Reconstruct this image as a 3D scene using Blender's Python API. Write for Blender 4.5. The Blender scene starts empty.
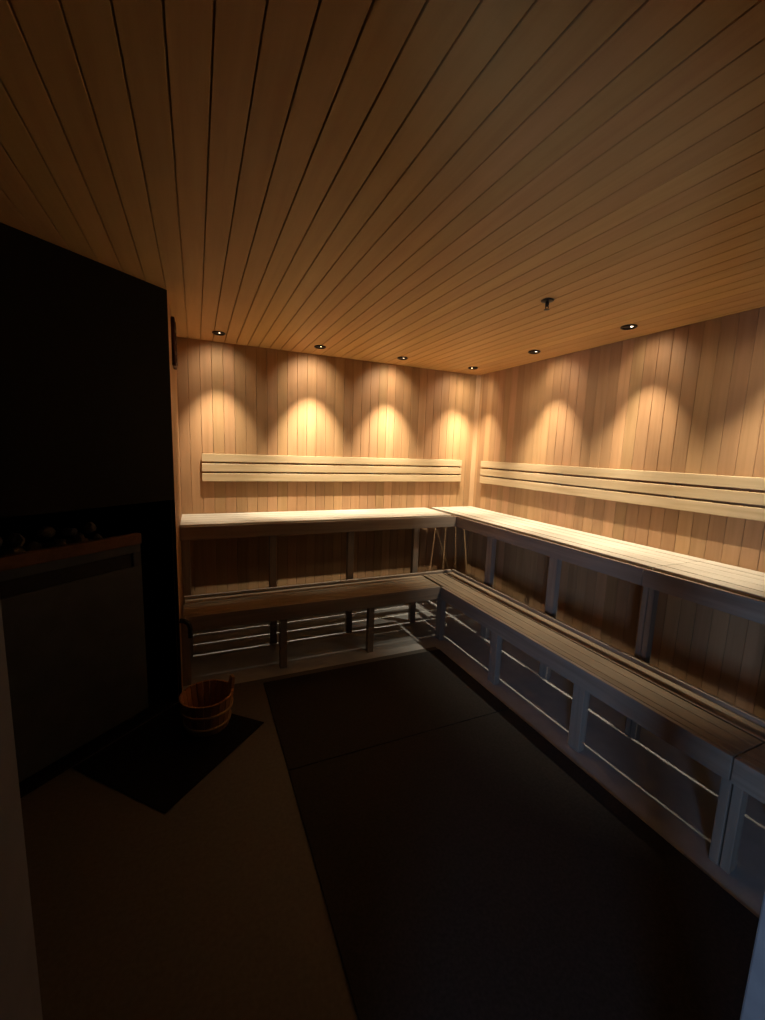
import bpy, bmesh, math, random
from mathutils import Vector, Matrix
random.seed(7)
scene = bpy.context.scene
C = scene.collection

# ------------------------------------------------------------------ helpers
class MB:
    """collects shapes in world coordinates, builds ONE mesh object"""
    def __init__(self): self.v = []; self.f = []
    def hexa(self, p):
        n = len(self.v); self.v += [tuple(x) for x in p]
        self.f += [tuple(n+i for i in q) for q in ((0,3,2,1),(4,5,6,7),(0,1,5,4),(1,2,6,5),(2,3,7,6),(3,0,4,7))]
        return self
    def box(self, x0, x1, y0, y1, z0, z1):
        return self.hexa([(x0,y0,z0),(x1,y0,z0),(x1,y1,z0),(x0,y1,z0),(x0,y0,z1),(x1,y0,z1),(x1,y1,z1),(x0,y1,z1)])
    def obox(self, o, a, b, s0, s1, t0, t1, z0, z1):
        """box on horizontal axes a, b from origin o"""
        P = lambda s, t, z: (o[0]+a[0]*s+b[0]*t, o[1]+a[1]*s+b[1]*t, z)
        return self.hexa([P(s0,t0,z0),P(s1,t0,z0),P(s1,t1,z0),P(s0,t1,z0),P(s0,t0,z1),P(s1,t0,z1),P(s1,t1,z1),P(s0,t1,z1)])
    def lathe(self, c, prof, n=32, axis=None, closed=False):
        """profile of (r, z) turned about the vertical through c; closed joins last ring to first"""
        base = len(self.v)
        for r, z in prof:
            for k in range(n):
                a = 2*math.pi*k/n
                self.v.append((c[0]+r*math.cos(a), c[1]+r*math.sin(a), c[2]+z))
        m = len(prof)
        for i in range(m if closed else m-1):
            j = (i+1) % m
            for k in range(n):
                k2 = (k+1) % n
                self.f.append((base+i*n+k, base+i*n+k2, base+j*n+k2, base+j*n+k))
        if not closed:
            self.f.append(tuple(base+k for k in reversed(range(n))))
            self.f.append(tuple(base+(m-1)*n+k for k in range(n)))
        return self
    def tube(self, pts, r, n=14):
        base = len(self.v); pts = [Vector(p) for p in pts]
        up = Vector((0,0,1))
        for i, p in enumerate(pts):
            t = (pts[min(i+1,len(pts)-1)]-pts[max(i-1,0)]).normalized()
            ref = up if abs(t.dot(up)) < .95 else Vector((1,0,0))
            u = t.cross(ref).normalized(); w = u.cross(t)
            for k in range(n):
                a = 2*math.pi*k/n
                self.v.append(tuple(p+u*(r*math.cos(a))+w*(r*math.sin(a))))
        for i in range(len(pts)-1):
            for k in range(n):
                k2 = (k+1) % n
                self.f.append((base+i*n+k, base+i*n+k2, base+(i+1)*n+k2, base+(i+1)*n+k))
        self.f.append(tuple(base+k for k in reversed(range(n))))
        self.f.append(tuple(base+(len(pts)-1)*n+k for k in range(n)))
        return self
    def build(self, name, mat, parent=None, bevel=0, smooth=False):
        off = Vector((0,0,0))
        p = parent
        while p is not None: off += p.location; p = p.parent
        me = bpy.data.meshes.new(name)
        me.from_pydata([tuple(Vector(v)-off) for v in self.v], [], self.f)
        bm = bmesh.new(); bm.from_mesh(me)
        bmesh.ops.recalc_face_normals(bm, faces=bm.faces[:])
        bm.to_mesh(me); bm.free()
        me.materials.append(mat)
        if smooth:
            for q in me.polygons: q.use_smooth = True
        o = bpy.data.objects.new(name, me); C.objects.link(o)
        if parent: o.parent = parent
        if bevel:
            b = o.modifiers.new('soft_edges', 'BEVEL'); b.width = bevel; b.segments = 2
            b.limit_method = 'ANGLE'; b.angle_limit = math.radians(40)
        if smooth:
            for q in me.polygons: q.use_smooth = True
        return o

def tag(o, label=None, cat=None, group=None, kind=None):
    if label: o['label'] = label
    if cat: o['category'] = cat
    if group: o['group'] = group
    if kind: o['kind'] = kind
    return o
def thing(name, loc, label, cat, group=None):
    o = bpy.data.objects.new(name, None); C.objects.link(o)
    o.location = loc; o.empty_display_size = .05
    return tag(o, label, cat, group)
def struct(mb, name, mat, bevel=0):
    return tag(mb.build(name, mat, None, bevel), kind='structure')
def copy_tree(o, parent=None):
    c = o.copy(); C.objects.link(c); c.parent = parent
    for ch in [x for x in bpy.data.objects if x.parent == o]: copy_tree(ch, c)
    return c

# ------------------------------------------------------------------ materials
def new_mat(name):
    m = bpy.data.materials.new(name); m.use_nodes = True
    nt = m.node_tree; nt.nodes.clear()
    out = nt.nodes.new('ShaderNodeOutputMaterial')
    b = nt.nodes.new('ShaderNodeBsdfPrincipled')
    nt.links.new(b.outputs[0], out.inputs[0])
    return m, nt, b
def ramp(nt, stops):
    r = nt.nodes.new('ShaderNodeValToRGB')
    e = r.color_ramp.elements
    while len(e) < len(stops): e.new(.5)
    for i, (p, c) in enumerate(stops): e[i].position = p; e[i].color = (*c, 1)
    return r
def wood(name, dark, mid, light, axis, rough=.55, grain=.5, spec=.25, bump=.12, per_board=True, knots=False):
    m, nt, b = new_mat(name); L = nt.links.new
    tc = nt.nodes.new('ShaderNodeTexCoord'); gi = nt.nodes.new('ShaderNodeNewGeometry')
    sc = [26, 26, 26]; sc['xyz'.index(axis)] = 1.3
    mp = nt.nodes.new('ShaderNodeMapping'); mp.inputs['Scale'].default_value = sc
    L(tc.outputs['Object'], mp.inputs['Vector'])
    # shift the grain board by board
    comb = nt.nodes.new('ShaderNodeVectorMath'); comb.operation = 'SCALE'; comb.inputs[0].default_value = (37, 53, 71)
    L(gi.outputs['Random Per Island'], comb.inputs['Scale'])
    L(comb.outputs[0], mp.inputs['Location'])
    n1 = nt.nodes.new('ShaderNodeTexNoise'); n1.inputs['Scale'].default_value = 1; n1.inputs['Detail'].default_value = 6
    n1.inputs['Roughness'].default_value = .6; n1.inputs['Distortion'].default_value = .4
    L(mp.outputs[0], n1.inputs['Vector'])
    r = ramp(nt, [(.3, dark), (.5, mid), (.72, light)])
    L(n1.outputs['Fac'], r.inputs[0])
    col = r.outputs[0]
    hsv = nt.nodes.new('ShaderNodeHueSaturation')
    mr = nt.nodes.new('ShaderNodeMapRange')
    mr.inputs['To Min'].default_value = 1-.28*grain if per_board else .97
    mr.inputs['To Max'].default_value = 1+.12*grain if per_board else 1.03
    L(gi.outputs['Random Per Island'], mr.inputs['Value'])
    L(mr.outputs[0], hsv.inputs['Value'])
    mul = nt.nodes.new('ShaderNodeMath'); mul.operation = 'MULTIPLY'; mul.inputs[1].default_value = 7.31
    fr = nt.nodes.new('ShaderNodeMath'); fr.operation = 'FRACT'
    L(gi.outputs['Random Per Island'], mul.inputs[0]); L(mul.outputs[0], fr.inputs[0])
    mh = nt.nodes.new('ShaderNodeMapRange'); mh.inputs['To Min'].default_value = .495; mh.inputs['To Max'].default_value = .505
    L(fr.outputs[0], mh.inputs['Value']); L(mh.outputs[0], hsv.inputs['Hue'])
    L(col, hsv.inputs['Color'])
    col = hsv.outputs[0]
    if knots:
        mpk = nt.nodes.new('ShaderNodeMapping'); s2 = [9, 9, 9]; s2['xyz'.index(axis)] = 5
        mpk.inputs['Scale'].default_value = s2; L(tc.outputs['Object'], mpk.inputs['Vector']); L(comb.outputs[0], mpk.inputs['Location'])
        vo = nt.nodes.new('ShaderNodeTexVoronoi'); vo.inputs['Scale'].default_value = .55
        L(mpk.outputs[0], vo.inputs['Vector'])
        rk = ramp(nt, [(.03, (.42,.30,.2)), (.09, (1,1,1))])
        L(vo.outputs['Distance'], rk.inputs[0])
        mx = nt.nodes.new('ShaderNodeMix'); mx.data_type = 'RGBA'; mx.blend_type = 'MULTIPLY'; mx.inputs['Factor'].default_value = .8
        L(col, mx.inputs['A']); L(rk.outputs[0], mx.inputs['B']); col = mx.outputs['Result']
    L(col, b.inputs['Base Color'])
    b.inputs['Roughness'].default_value = rough
    b.inputs['Specular IOR Level'].default_value = spec
    bp = nt.nodes.new('ShaderNodeBump'); bp.inputs['Strength'].default_value = bump; bp.inputs['Distance'].default_value = .002
    L(n1.outputs['Fac'], bp.inputs['Height']); L(bp.outputs[0], b.inputs['Normal'])
    return m
def plain(name, a, c, scale=30, rough=.6, spec=.3, metallic=0, bump=.1, detail=5):
    m, nt, b = new_mat(name); L = nt.links.new
    tc = nt.nodes.new('ShaderNodeTexCoord')
    n = nt.nodes.new('ShaderNodeTexNoise'); n.inputs['Scale'].default_value = scale; n.inputs['Detail'].default_value = detail
    L(tc.outputs['Object'], n.inputs['Vector'])
    r = ramp(nt, [(.3, a), (.7, c)]); L(n.outputs['Fac'], r.inputs[0]); L(r.outputs[0], b.inputs['Base Color'])
    b.inputs['Roughness'].default_value = rough; b.inputs['Metallic'].default_value = metallic
    b.inputs['Specular IOR Level'].default_value = spec
    bp = nt.nodes.new('ShaderNodeBump'); bp.inputs['Strength'].default_value = bump; bp.inputs['Distance'].default_value = .002
    L(n.outputs['Fac'], bp.inputs['Height']); L(bp.outputs[0], b.inputs['Normal'])
    return m
def glow(name, col, s):
    m = bpy.data.materials.new(name); m.use_nodes = True
    nt = m.node_tree; nt.nodes.clear()
    out = nt.nodes.new('ShaderNodeOutputMaterial'); e = nt.nodes.new('ShaderNodeEmission')
    e.inputs[0].default_value = (*col, 1); e.inputs[1].default_value = s
    nt.links.new(e.outputs[0], out.inputs[0]); return m

WALLC = ((.385,.225,.110), (.44,.26,.130), (.485,.29,.150))
M = dict(
    clad   = wood('wall_cladding_wood', *WALLC, 'z', grain=.7),
    ceil   = wood('ceiling_board_wood', (.54,.31,.118), (.59,.35,.134), (.63,.375,.152), 'y', grain=.3),
    slatx  = wood('pale_bench_wood_x', (.47,.42,.345), (.55,.50,.42), (.61,.57,.485), 'x', grain=.35, bump=.06),
    slaty  = wood('pale_bench_wood_y', (.47,.42,.345), (.55,.50,.42), (.61,.57,.485), 'y', grain=.35, bump=.06),
    lowx   = wood('lower_bench_wood_x', (.28,.22,.15), (.34,.275,.195), (.39,.325,.235), 'x', grain=.5, bump=.06),  # lighter than the y run: light on the back bench put into the colour
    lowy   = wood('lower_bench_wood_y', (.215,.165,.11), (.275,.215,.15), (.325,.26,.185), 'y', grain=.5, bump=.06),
    backx  = wood('backrest_wood_x', (.50,.37,.20), (.60,.46,.27), (.67,.53,.33), 'x', grain=.3, bump=.05, knots=True),
    backy  = wood('backrest_wood_y', (.50,.37,.20), (.60,.46,.27), (.67,.53,.33), 'y', grain=.3, bump=.05, knots=True),
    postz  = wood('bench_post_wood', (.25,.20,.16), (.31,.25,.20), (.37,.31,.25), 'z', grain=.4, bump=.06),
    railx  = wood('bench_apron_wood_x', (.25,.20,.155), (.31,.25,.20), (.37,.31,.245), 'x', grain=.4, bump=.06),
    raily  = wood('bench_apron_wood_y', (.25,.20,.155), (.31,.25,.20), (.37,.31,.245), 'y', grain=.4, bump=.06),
    trim   = wood('trim_wood', (.42,.25,.12), (.52,.33,.17), (.6,.40,.22), 'z', grain=.2),
    batten = plain('dark_backing_board', (.05,.03,.018), (.08,.05,.03), 20),
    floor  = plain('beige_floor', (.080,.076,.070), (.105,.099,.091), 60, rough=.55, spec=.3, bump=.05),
    under  = plain('pale_grey_base_tile', (.35,.35,.35), (.41,.41,.41), 12, rough=.5, spec=.4, bump=.02),
    mat    = plain('dark_brown_rubber_mat', (.019,.0172,.0165), (.03,.027,.026), 90, rough=.8, spec=.15, bump=.25),
    hearth = plain('black_floor_plate', (.004,.004,.004), (.007,.007,.007), 50, rough=.7, spec=.05, bump=.02),
    black  = plain('matt_black_wall', (.0032,.0031,.0030), (.005,.0048,.0045), 14, rough=.75, spec=.2, bump=.05),
    iron   = plain('black_iron', (.01,.01,.01), (.018,.017,.016), 40, rough=.5, spec=.3),
    steel  = plain('grey_sheet_steel', (.05,.057,.063), (.072,.081,.088), 8, rough=.5, spec=.4, metallic=.2, bump=.02),
    railw  = wood('guard_rail_wood', (.10,.05,.028), (.14,.07,.04), (.17,.09,.055), 'x', grain=.3),
    stone  = plain('grey_sauna_stone', (.07,.065,.06), (.19,.175,.16), 25, rough=.85, spec=.2, bump=.6),
    bucket = wood('bucket_stave_wood', (.30,.145,.06), (.38,.19,.08), (.45,.24,.11), 'z', grain=.5),
    hoop   = wood('bucket_hoop_wood', (.34,.21,.09), (.42,.27,.12), (.48,.32,.16), 'x', grain=.1),
    ring   = plain('dark_bronze_trim', (.02,.013,.01), (.035,.022,.015), 60, rough=.4, spec=.4, metallic=.4),
    chrome = plain('dull_metal', (.25,.2,.16), (.32,.27,.22), 60, rough=.35, metallic=.8),
    brownbox = wood('dark_brown_wood', (.06,.02,.012), (.09,.032,.018), (.12,.045,.026), 'z', grain=.2),
    paint  = plain('grey_painted_frame', (.15,.145,.148), (.18,.175,.175), 30, rough=.6),
    lens   = glow('lamp_lens', (1,.80,.55), 9),
)

# ------------------------------------------------------------------ measured layout (metres)
H = 2.4                     # ceiling
XL = -2.875                 # left wall
YF = -3.50                  # inner face of the door wall
U_Z, L_Z = 1.007, .4845     # bench tops
d = Vector((-.75404, -.65683, 0)); n = Vector((-.65683, .75404, 0))   # along / into the stove alcove
A0 = Vector((XL, -1.079, 0))

# ------------------------------------------------------------------ room shell
mb = MB().box(-5, -1.0, -6.2, -1.0, -.1, 0)
struct(mb, 'floor', M['floor'])
mb = MB().box(-1.0, .3, -6.2, .3, -.1, 0); mb.box(-5, -1.0, -1.0, .3, -.1, 0)
struct(mb, 'floor', M['under'])

mb = MB(); w = .0888; g = .004
k0 = math.floor((-5+2.7003)/w)
x = -2.7003+k0*w
bands = []
while x < 0:
    x1 = min(x+w, 0.0)
    if x1-x > .02: mb.box(x+g/2, x1-g/2, YF-.12, 0.0, H, H+.018)
    x += w
mb.box(-5, .3, YF-.12, .3, H+.0185, H+.06)
struct(mb, 'ceiling', M['ceil'], bevel=.0016)

def cladding(name, along, lo, hi, start, fixed, z0=0, z1=H, flip=1, back=.10):
    """vertical tongue-and-groove boards with narrow seams, on a backing"""
    mb = MB(); p = .0868; q = start
    while q > lo: q -= p
    while q < hi:
        a, b = max(q, lo), min(q+p, hi)
        if b-a > .012:
            if along == 'x': mb.box(a+.001, b-.001, fixed, fixed+flip*.016, z0, z1)
            else: mb.box(fixed, fixed+flip*.016, a+.001, b-.001, z0, z1)
        q += p
    if along == 'x': mb.box(lo-.02, hi+.02, fixed+flip*.0165, fixed+flip*(.0165+back), z0, z1+.05)
    else: mb.box(fixed+flip*.0165, fixed+flip*(.0165+back), lo, hi+.02, z0, z1+.05)
    return struct(mb, name, M['clad'], bevel=.0022)
cladding('wall_back', 'x', XL, 0, -2.796, 0)
cladding('wall_right', 'y', YF, 0, -1.459, 0)
cladding('wall_left', 'y', A0.y+.004, 0, -.02, XL, flip=-1, back=.004)

# narrow corner strips
mb = MB(); z0, z1 = U_Z+.001, H
v = [(-.034,-.0005),(-.0005,-.034),(-.0005,-.0005)]
mb.v = [(a,b,z0) for a,b in v]+[(a,b,z1) for a,b in v]
mb.f = [(0,2,1),(3,4,5),(0,1,4,3),(1,2,5,4),(2,0,3,5)]
struct(mb, 'trim_1', M['trim'])
# black stove alcove: diagonal bulkhead above an alcove lined in black
AW, AD, BZ = 1.30, .80, 1.26
mb = MB()
mb.obox(A0, d, n, 0, AW, .0, .10, BZ, H)                 # bulkhead
mb.obox(A0, d, n, .002, AW-.002, .012, AD-.002, .0005, .003)   # black tiled base
mb.obox(A0, d, n, .001, AW, AD, AD+.08, 0, H)            # back of the alcove
pc = [A0, A0+n*(AD+.08), A0+n*(AD+.08)-d*.06, Vector((XL-.021, -1.0, 0)), Vector((XL-.0165, A0.y+.003, 0))]   # right cheek
b0 = len(mb.v); mb.v += [(p.x,p.y,0) for p in pc]+[(p.x,p.y,H) for p in pc]
mb.f += [tuple(b0+i for i in (4,3,2,1,0)), tuple(b0+5+i for i in range(5))]+[(b0+i, b0+(i+1)%5, b0+5+(i+1)%5, b0+5+i) for i in range(5)]
mb.obox(A0, d, n, AW, AW+.08, .0, AD, 0, H)              # left cheek
struct(mb, 'wall_alcove', M['black'])
P1 = A0 + d*AW
mb = MB().box(P1.x-.12, P1.x-.0, YF-.1, P1.y, 0, H)
struct(mb, 'wall_side', M['black'])

# door wall: frame posts either side of the doorway the photograph is taken from
JL, JR, T = -2.8405, -2.006, .12
mb = MB().box(P1.x, JL, YF-T, YF, 0, H)
struct(mb, 'wall_front', M['paint'])
mb = MB().box(JR, JR+.10, YF-T, YF, 0, H)
struct(mb, 'trim_3', M['paint'], bevel=.003)
mb = MB().box(JL, JR, YF-T, YF, 2.10, H)
struct(mb, 'trim_4', M['paint'])
# unseen glazed front beside the doorway, shaped to steer the hall light
m = bpy.data.materials.new('clear_glass'); m.use_nodes = True; nt = m.node_tree; nt.nodes.clear()
o_ = nt.nodes.new('ShaderNodeOutputMaterial'); mx = nt.nodes.new('ShaderNodeMixShader'); t_ = nt.nodes.new('ShaderNodeBsdfTransparent')
g_ = nt.nodes.new('ShaderNodeBsdfGlossy'); g_.inputs['Roughness'].default_value = .02
t_.inputs[0].default_value = (.93,.95,.95,1)
mx.inputs[0].default_value = .06; nt.links.new(t_.outputs[0], mx.inputs[1]); nt.links.new(g_.outputs[0], mx.inputs[2]); nt.links.new(mx.outputs[0], o_.inputs[0])
mb = MB().box(JR+.10, 0, YF-.066, YF-.054, .06, 2.10)
struct(mb, 'window_1', m)
mb = MB().box(JR+.10, 0, YF-.09, YF-.03, 0, .06); mb.box(JR+.10, 0, YF-.09, YF-.03, 2.10, H)  # sill, and a solid transom added to keep hall light off the ceiling
struct(mb, 'trim_5', M['paint'])

# ------------------------------------------------------------------ benches
def bench(name, loc, label): return thing(name, loc, label, 'bench')
UPX = (-2.842, -2.225, -1.579, -.952)     # uprights along the back wall
UPY = (-.993, -1.68, -2.35, -3.03)        # uprights along the right wall
LOX = (-2.848, -2.218, -1.54)             # legs of the lower bench, back
LOY = (-.885, -1.60, -2.30, -2.99)        # legs of the lower bench, right
US = ((.0035,.0950), (.108,.1957), (.2012,.306), (.3116,.414), (.4245,.504))   # upper slats: distance from wall
UA = (.567, .584)                                                  # upper front board
LS = ((.606,.706), (.720,.785), (.7885,.868), (.8715,.912))          # lower slats
LA = (.914, .936)
ST = .028

def upper(along, lo, hi, root, posts, hws=None, bearers=()):
    X = along == 'x'
    streak_blocker = not X and hi > -.1
    B = lambda mb, a0, a1, t0, t1, z0, z1: (mb.box(a0,a1,-t1,-t0,z0,z1) if X else mb.box(-t1,-t0,a0,a1,z0,z1))
    sm, rm = (M['slatx'], M['railx']) if X else (M['slaty'], M['raily'])
    for t0, t1 in US:
        mb = MB(); B(mb, lo, hi, t0, t1, U_Z-ST, U_Z); mb.build('slat', sm, root, .0025)
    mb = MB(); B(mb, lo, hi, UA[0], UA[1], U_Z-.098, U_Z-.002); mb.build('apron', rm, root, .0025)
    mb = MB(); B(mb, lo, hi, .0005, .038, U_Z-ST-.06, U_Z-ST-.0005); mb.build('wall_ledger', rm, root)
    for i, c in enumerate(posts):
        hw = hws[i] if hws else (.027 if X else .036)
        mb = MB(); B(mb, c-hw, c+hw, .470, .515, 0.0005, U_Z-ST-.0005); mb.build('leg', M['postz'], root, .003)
    if streak_blocker:
        mb = MB(); B(mb, -.46, -.04, .5165, .566, U_Z-ST-.05, U_Z-ST-.0005); mb.build('streak_blocker', rm, root)  # unseen filler under the gap, added to stop its light streaks
    for c in bearers:
        mb = MB(); B(mb, c-.018, c+.018, .0395, .469, U_Z-ST-.06, U_Z-ST-.0005); mb.build('bearer', rm, root)
    mb = MB(); B(mb, max(lo, -2.86) if X else lo, min(hi, -.609) if X else min(hi, -.585), .572, .596, .395, .503); B(mb, max(lo, -2.86) if X else lo, min(hi, -.645) if X else min(hi, -.645), .5965, .64, .40, .4535); mb.build('rail', rm, root, .002)  # lower ledge of the rail is an added filler blocking a floor stripe
def lower(along, lo, hi, root, posts, hws=None):
    X = along == 'x'
    B = lambda mb, a0, a1, t0, t1, z0, z1: (mb.box(a0,a1,-t1,-t0,z0,z1) if X else mb.box(-t1,-t0,a0,a1,z0,z1))
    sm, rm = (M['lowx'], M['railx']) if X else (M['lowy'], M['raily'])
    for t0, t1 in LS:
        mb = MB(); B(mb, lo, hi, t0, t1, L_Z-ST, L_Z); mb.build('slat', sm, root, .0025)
    ahi = hi if X else (hi if hi < -.95 else -.936)
    mb = MB(); B(mb, lo, ahi, LA[0], LA[1], L_Z-.105, L_Z-.001); mb.build('apron', rm, root, .0025)
    for i, c in enumerate(posts):
        hw = hws[i] if hws else (.025 if X else .036)
        mb = MB(); B(mb, c-hw, c+hw, .866, .912, .0005, L_Z-ST-.0005); mb.build('leg', M['postz'], root, .003)
        mb = MB(); B(mb, c-.018, c+.018, .6425, .865, L_Z-ST-.06, L_Z-ST-.0005); mb.build('bearer', rm, root)

r = bench('sauna_bench', (-1.7,-.3,0), 'upper pale slatted bench along the back wall, under the shorter backrest')
upper('x', XL+.002, -.5855, r, UPX)
r = bench('sauna_bench', (-.3,-1.2,0), 'upper pale slatted bench on the right wall, section running into the far corner')
upper('y', -2.348, -.002, r, UPY[:2]+(-2.333,), (.036,.036,.0145), (-.993,-1.68))
r = bench('sauna_bench', (-.3,-2.9,0), 'upper pale slatted bench on the right wall, nearer section beyond the slat joint')
upper('y', YF+.03, -2.352, r, (-2.367,-3.03), (.0145,.036), (-3.03,))
r = bench('sauna_bench', (-1.8,-.8,0), 'lower brown slatted bench along the back wall, beside the stove alcove')
lower('x', XL+.02, -.9375, r, LOX)
r = bench('sauna_bench', (-.8,-1.8,0), 'lower brown slatted bench on the right side, long section from the inner corner')
lower('y', -3.001, -.609, r, LOY[:3]+(-2.984,), (.036,.036,.036,.0165))
r = bench('sauna_bench', (-.8,-3.25,0), 'lower brown slatted bench on the right side, short near end at the doorway')
lower('y', YF+.03, -3.006, r, (-3.0235,), (.0165,))

# ------------------------------------------------------------------ backrests
BZs = ((1.443,1.508), (1.362,1.428), (1.280,1.348))
def backrest(along, lo, hi, root, battens):
    X = along == 'x'
    B = lambda mb, a0, a1, t0, t1, z0, z1: (mb.box(a0,a1,-t1,-t0,z0,z1) if X else mb.box(-t1,-t0,a0,a1,z0,z1))
    for z0, z1 in BZs:
        mb = MB(); B(mb, lo, hi, .0145, .0365, z0, z1); mb.build('slat', M['backx' if X else 'backy'], root, .003)
    for c in battens:
        mb = MB(); B(mb, c-.02, c+.02, .0005, .0142, 1.285, 1.503); mb.build('batten', M['postz'], root)
r = thing('mounted_backrest', (-1.44,0,1.28), 'shorter pale three-slat backrest on the back wall', 'backrest')
backrest('x', -2.714, -.178, r, (-2.6,-1.9,-1.2,-.3))
r = thing('mounted_backrest', (0,-1.8,1.28), 'longer pale three-slat backrest on the right wall, running out of the frame', 'backrest')
backrest('y', YF+.06, -.172, r, (-.3,-1.2,-2.1,-3.0))

# ------------------------------------------------------------------ downlights
TILT = math.radians(14)
LIGHT_E = 93.0
def make_downlight():
    root = thing('downlight', (0,0,H), 'x', 'ceiling light', 'recessed downlights')
    mb = MB().lathe((0,0,H), [(.036,-.0005),(.046,-.0005),(.0475,-.003),(.046,-.009),(.041,-.011),(.037,-.009)], 40, closed=True)
    mb.build('trim_ring', M['ring'], root, smooth=True)
    mb = MB().lathe((0,0,H), [(.0355,-.0005),(.0355,-.003),(.020,-.0018),(.004,-.0014)], 32)
    mb.build('reflector', M['ring'], root, smooth=True)
    mb = MB().lathe((.020,.004,H), [(.007,-.0026),(.0085,-.0045),(.006,-.0065),(.002,-.007)], 20)
    mb.build('lamp', M['lens'], root, smooth=True)
    return root
proto = make_downlight()
ld = bpy.data.lights.new('downlight_beam', 'SPOT')
ld.energy = LIGHT_E; ld.color = (1,.86,.63); ld.spot_size = math.radians(60); ld.spot_blend = 1.0; ld.shadow_soft_size = .0045
ls = bpy.data.lights.new('downlight_spill', 'SPOT')
ls.energy = LIGHT_E*.056; ls.color = (1,.82,.58); ls.spot_size = math.radians(104); ls.spot_blend = .9; ls.shadow_soft_size = .02
lights = [(-2.577,-.31,'back','recessed downlight above the far left end of the back wall bench'),
          (-1.812,-.31,'back','recessed downlight over the back wall, second from the left'),
          (-1.063,-.31,'back','recessed downlight over the back wall, third from the left'),
          (-.302,-.302,'corner','recessed downlight in the ceiling corner where the two walls meet'),
          (-.285,-1.085,'right','recessed downlight above the right wall, next after the corner one'),
          (-.27,-1.87,'right','large recessed downlight above the right wall, nearest to the camera in view'),
          (-.28,-2.63,'right','recessed downlight above the right wall just outside the right edge'),
          ]
for i, (x, y, wall, lab) in enumerate(lights):
    o = proto if i == 0 else copy_tree(proto)
    o.location = (x, y, H); o['label'] = lab
    lev = (1,1,1,.95,.9,.72,.32)[i]
    ld_, ls_ = ld.copy(), ls.copy(); ld_.energy *= lev; ls_.energy *= lev
    if wall != 'right':
        for ch in o.children:
            if ch.name.startswith('lamp'): ch.location = (-.018,-.022,0) if wall == 'back' else (-.032,-.004,0)
    lo = bpy.data.objects.new('downlight_beam', ld_); C.objects.link(lo); lo.parent = o
    lo.location = (0, 0, -.035)
    t = {'back': (0,1), 'right': (1,0), 'corner': (.72,.72)}[wall]
    dirv = Vector((t[0]*math.sin(TILT), t[1]*math.sin(TILT), -math.cos(TILT)))
    l2 = bpy.data.objects.new('downlight_spill', ls_); C.objects.link(l2); l2.parent = o; l2.location = (0,0,-.04)
    lo.rotation_euler = dirv.to_track_quat('-Z', 'Y').to_euler()
    a_ = math.radians(46); l2.rotation_euler = Vector((t[0]*math.sin(a_), t[1]*math.sin(a_), -math.cos(a_))).to_track_quat('-Z', 'Y').to_euler()

# ------------------------------------------------------------------ sprinkler
s = thing('sprinkler', (-1.034,-1.957,H), 'small sprinkler head hanging from the middle of the ceiling', 'sprinkler')
MB().lathe((-1.034,-1.957,H), [(.030,-.0005),(.034,-.003),(.030,-.007),(.012,-.010)], 28).build('escutcheon', M['ring'], s, smooth=True)
MB().lathe((-1.034,-1.957,H), [(.010,-.009),(.010,-.026),(.007,-.030),(.0045,-.034)], 20).build('body', M['ring'], s, smooth=True)
mb = MB()
mb.tube([(-1.034-.009,-1.957,H-.026),(-1.034-.011,-1.957,H-.036),(-1.034-.004,-1.957,H-.047)], .002, 8)
mb.tube([(-1.034+.009,-1.957,H-.026),(-1.034+.011,-1.957,H-.036),(-1.034+.004,-1.957,H-.047)], .002, 8)
mb.build('frame_arm', M['ring'], s)
MB().lathe((-1.034,-1.957,H), [(.004,-.045),(.014,-.047),(.015,-.049),(.003,-.050)], 20).build('deflector', M['ring'], s)

# ------------------------------------------------------------------ wall box high on the left wall
b = thing('wall_box', (XL,-.68,2.2), 'slim dark brown wooden box high on the left wall under the ceiling', 'wall box')
MB().box(XL+.0005, XL+.022, -.76, -.60, 2.06, 2.352).build('casing', M['brownbox'], b, .006)
mb = MB()
for k in range(4): mb.box(XL+.0225, XL+.027, -.745, -.615, 2.085+k*.065, 2.13+k*.065)
mb.build('louvre', M['brownbox'], b, .002)

# ------------------------------------------------------------------ stove in the alcove
so = .05                                   # front panel set back from the alcove opening
S0, S1 = .185, 1.08
sp = A0 + d*.62 + n*.3
st = thing('sauna_stove', (sp.x, sp.y, 0), 'large grey steel sauna stove in the black alcove on the left', 'stove')
mb = MB()
mb.obox(A0, d, n, S0, S1, so, so+.012, .05, .908)          # front sheet below the vent slot
mb.obox(A0, d, n, S0, S1, so, so+.012, .985, 1.032)        # strip above it
mb.obox(A0, d, n, S0, S0+.045, so, so+.012, .9082, .9848)
mb.obox(A0, d, n, S1-.045, S1, so, so+.012, .9082, .9848)
mb.obox(A0, d, n, S0, S0+.012, so+.0125, so+.55, .05, 1.0)  # right side
mb.obox(A0, d, n, S1-.012, S1, so+.0125, so+.55, .05, 1.0)  # left side
mb.obox(A0, d, n, S0+.0125, S1-.0125, so+.538, so+.55, .05, 1.0)
mb.build('casing', M['steel'], st, .002)
mb = MB().obox(A0, d, n, S0+.02, S1-.02, so+.03, so+.53, .90, .935)
mb.build('stone_tray', M['iron'], st)
mb = MB().obox(A0, d, n, S0+.02, S1-.02, so+.0135, so+.022, .89, 1.0)
mb.build('vent_backing', M['iron'], st)
mb = MB().obox(A0, d, n, S0+.012, S1+.01, so-.03, so+.010, 1.034, 1.094)
mb.build('guard_rail', M['railw'], st, .006)
for s_, t_2 in ((S0+.05,so+.05),(S1-.09,so+.05),(S0+.05,so+.45),(S1-.09,so+.45)):
    mb = MB().obox(A0, d, n, s_, s_+.04, t_2, t_2+.04, .0005, .0495); mb.build('foot', M['iron'], st)

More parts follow.
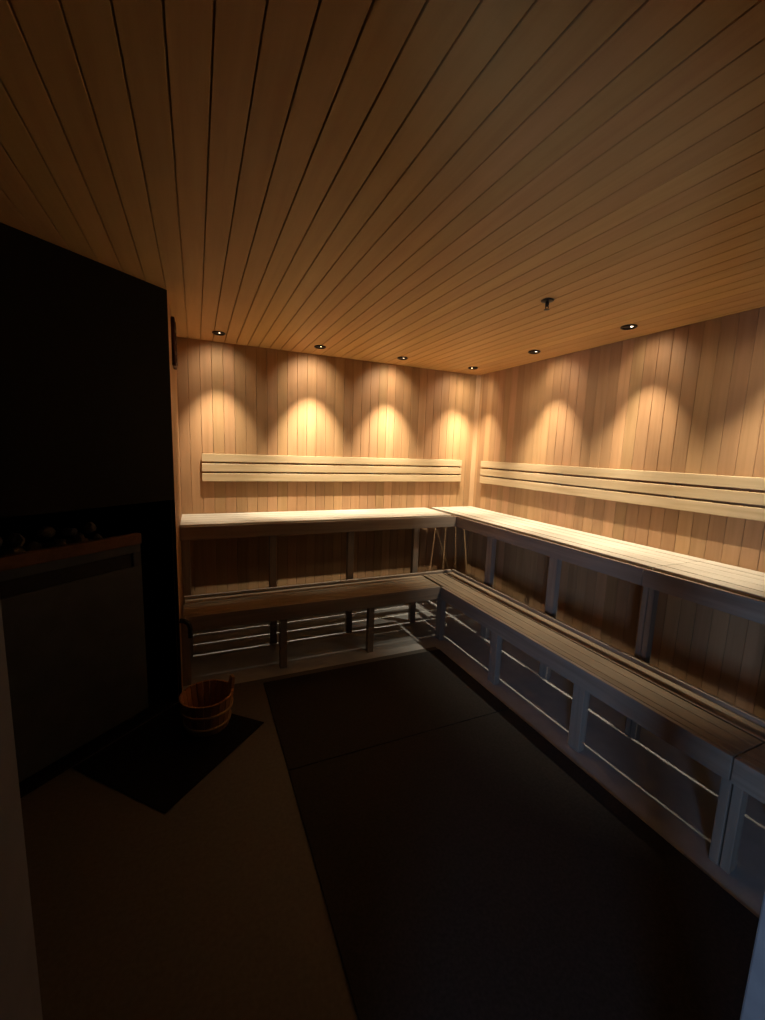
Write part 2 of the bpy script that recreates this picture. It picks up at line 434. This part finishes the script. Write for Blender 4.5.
# stones heaped on the stove
stone_meshes = []
for k in range(6):
    bm = bmesh.new(); bmesh.ops.create_icosphere(bm, subdivisions=2, radius=1)
    rr = random.Random(k+3)
    dirs = [Vector((rr.uniform(-1,1), rr.uniform(-1,1), rr.uniform(-1,1))).normalized() for _ in range(7)]
    for v_ in bm.verts:
        sft = 1.0
        for dv in dirs:
            dd = v_.co.normalized().dot(dv)
            if dd > .55: sft -= (dd-.55)*.55
        v_.co *= sft*(1+rr.uniform(-.03,.03))
    me = bpy.data.meshes.new('sauna_stone'); bm.to_mesh(me); bm.free(); me.materials.append(M['stone'])
    stone_meshes.append(me)
rr = random.Random(11)
rows = [(.09, 9, .985), (.185, 9, .985), (.28, 9, .985), (.137, 8, 1.052), (.232, 8, 1.052), (.185, 7, 1.118)]
for ri, (t_2, cnt, zz) in enumerate(rows):
    for k in range(cnt):
        s_ = S0+.075+(S1-S0-.15)*(k+.5*(ri % 2)+.2)/(cnt+.1)
        p = A0 + d*(s_+rr.uniform(-.012,.012)) + n*(so+t_2+rr.uniform(-.01,.01))
        o = bpy.data.objects.new('sauna_stone', stone_meshes[(k*2+ri) % 6]); C.objects.link(o)
        o.location = (p.x, p.y, zz+rr.uniform(-.008,.012))
        o.rotation_euler = (rr.uniform(0,6), rr.uniform(0,6), rr.uniform(0,6))
        q = rr.uniform(.033,.039); o.scale = (q*rr.uniform(.95,1.08), q, q*rr.uniform(.8,1))
        tag(o, 'rough grey sauna stone in the heap on top of the stove', 'stone', 'sauna stones heaped on the stove')

# black bent pipe at the alcove edge
pts = []
for k in range(9):
    a = math.pi/2*k/8
    pts.append((-2.872+.055*math.sin(a)-.0, -1.062, .455+.06*math.cos(a)))
pts = [(-2.874,-1.062,.515)] + pts[1:] + [(-2.817,-1.062,.40)]
o = MB().tube(pts, .014, 16).build('bent_pipe', M['iron'], None, smooth=True)
tag(o, 'short bent black pipe at the alcove edge beside the lower bench', 'pipe')

# ------------------------------------------------------------------ floor coverings
hp = [(-2.438,-1.477), (-2.919,-1.937), (-3.344,-1.491), (-2.874,-1.0815)]
mb = MB(); mb.hexa([(x,y,.0005) for x,y in (hp[0],hp[3],hp[2],hp[1])]+[(x,y,.006) for x,y in (hp[0],hp[3],hp[2],hp[1])])
o = mb.build('floor_plate', M['hearth'], None, .001)
tag(o, 'black square floor plate in front of the stove, under the bucket', 'floor plate')
o = MB().box(-2.382, -1.0, -1.893, -1.062, .0005, .009).build('floor_mat', M['mat'], None, .003)
tag(o, 'dark brown floor mat at the far end, by the bench corner', 'mat')
o = MB().box(-2.382, -1.0, YF+.02, -1.899, .0005, .009).build('floor_mat', M['mat'], None, .003)
tag(o, 'larger dark floor mat in the foreground, nearer the doorway', 'mat')

# ------------------------------------------------------------------ wooden bucket
bc = Vector((-2.735,-1.378,.0065))
bk = thing('sauna_bucket', bc, 'round wooden sauna bucket with one raised stave on the black plate', 'bucket')
NS = 22; hB, r0, r1, th = .19, .114, .143, .013
mb = MB()
for k in range(NS):
    a0, a1 = 2*math.pi*k/NS+.012, 2*math.pi*(k+1)/NS-.012
    top = hB
    P = lambda a, r_, z: (bc.x+r_*math.cos(a), bc.y+r_*math.sin(a), bc.z+z)
    mb.hexa([P(a0,r0,0),P(a1,r0,0),P(a1,r0-th,0),P(a0,r0-th,0),P(a0,r1,top),P(a1,r1,top),P(a1,r1-th,top),P(a0,r1-th,top)])
mb.build('staves', M['bucket'], bk, .002)
MB().lathe(bc, [(.103,.012),(.1045,.024)], 32).build('bottom', M['bucket'], bk)
for z0, z1 in ((.028,.048), (.105,.125)):
    ra = lambda z: r0+(r1-r0)*z/hB
    MB().lathe(bc, [(ra(z0)+.0005,z0),(ra(z0)+.006,z0+.002),(ra(z1)+.006,z1-.002),(ra(z1)+.0005,z1)], 44, closed=True).build('hoop', M['hoop'], bk, smooth=True)
a = math.radians(12)
mb = MB()
for sg in (0,):
    da = .22
    P = lambda a_, r_, z: (bc.x+r_*math.cos(a_), bc.y+r_*math.sin(a_), bc.z+z)
    mb.hexa([P(a-da,r0+.002,.0),P(a+da,r0+.002,.0),P(a+da,r0-.014,.0),P(a-da,r0-.014,.0),P(a-da,r1+.006,.215),P(a+da,r1+.006,.215),P(a+da,r1-.014,.215),P(a-da,r1-.014,.215)])
    mb.hexa([P(a-da,r1+.006,.2155),P(a+da,r1+.006,.2155),P(a+da,r1-.014,.2155),P(a-da,r1-.014,.2155),P(a-da*.6,r1+.010,.25),P(a+da*.6,r1+.010,.25),P(a+da*.6,r1-.010,.25),P(a-da*.6,r1-.010,.25)])
mb.build('handle_stave', M['hoop'], bk, .004)

# ------------------------------------------------------------------ hallway behind the camera, with an unseen cool light
mb = MB().box(-5, .3, -5.4, -5.3, 0, 2.6); struct(mb, 'wall_hall', M['paint'])
mb = MB().box(-5, .3, -5.4, YF-.13, 2.5, 2.6); struct(mb, 'trim_6', M['paint'])
al = bpy.data.lights.new('unseen_hall_light', 'AREA'); al.shape = 'RECTANGLE'; al.size = .7; al.size_y = .8; al.energy = 17; al.color = (.42,.62,1); al.spread = math.radians(95)  # bare area light added for the cool hallway light
ao = bpy.data.objects.new('unseen_hall_light', al); C.objects.link(ao); ao.location = (-3.9,-5.2,.95)
ao.rotation_euler = Vector((.78,.62,0)).to_track_quat('-Z', 'Y').to_euler()

wd = bpy.data.worlds.new('World'); scene.world = wd; wd.use_nodes = True
wd.node_tree.nodes['Background'].inputs[0].default_value = (.5,.6,.8,1)
wd.node_tree.nodes['Background'].inputs[1].default_value = .002

# ------------------------------------------------------------------ camera
cd = bpy.data.cameras.new('camera'); co = bpy.data.objects.new('camera', cd); C.objects.link(co)
cd.sensor_fit = 'HORIZONTAL'; cd.sensor_width = 36; cd.lens = 36*414.865/765; cd.clip_start = .01
R_ = Vector((.91321907,-.40604527,.03403199)); U_ = Vector((.02710437,.14386952,.98922541)); F_ = Vector((.40656646,.90245709,-.14238999))
mw = Matrix((R_, U_, -F_)).transposed().to_4x4(); mw.translation = Vector((-2.7543,-3.7437,1.5835))
co.matrix_world = mw
scene.camera = co

vs = scene.view_settings
scene.display_settings.display_device = 'sRGB'
vs.view_transform = 'Standard'; vs.look = 'None'; vs.exposure = 0; vs.gamma = 1; vs.use_curve_mapping = False
scene.cycles.max_bounces = 8; scene.cycles.diffuse_bounces = 6; scene.cycles.use_denoising = True
scene.cycles.caustics_reflective = False; scene.cycles.caustics_refractive = False
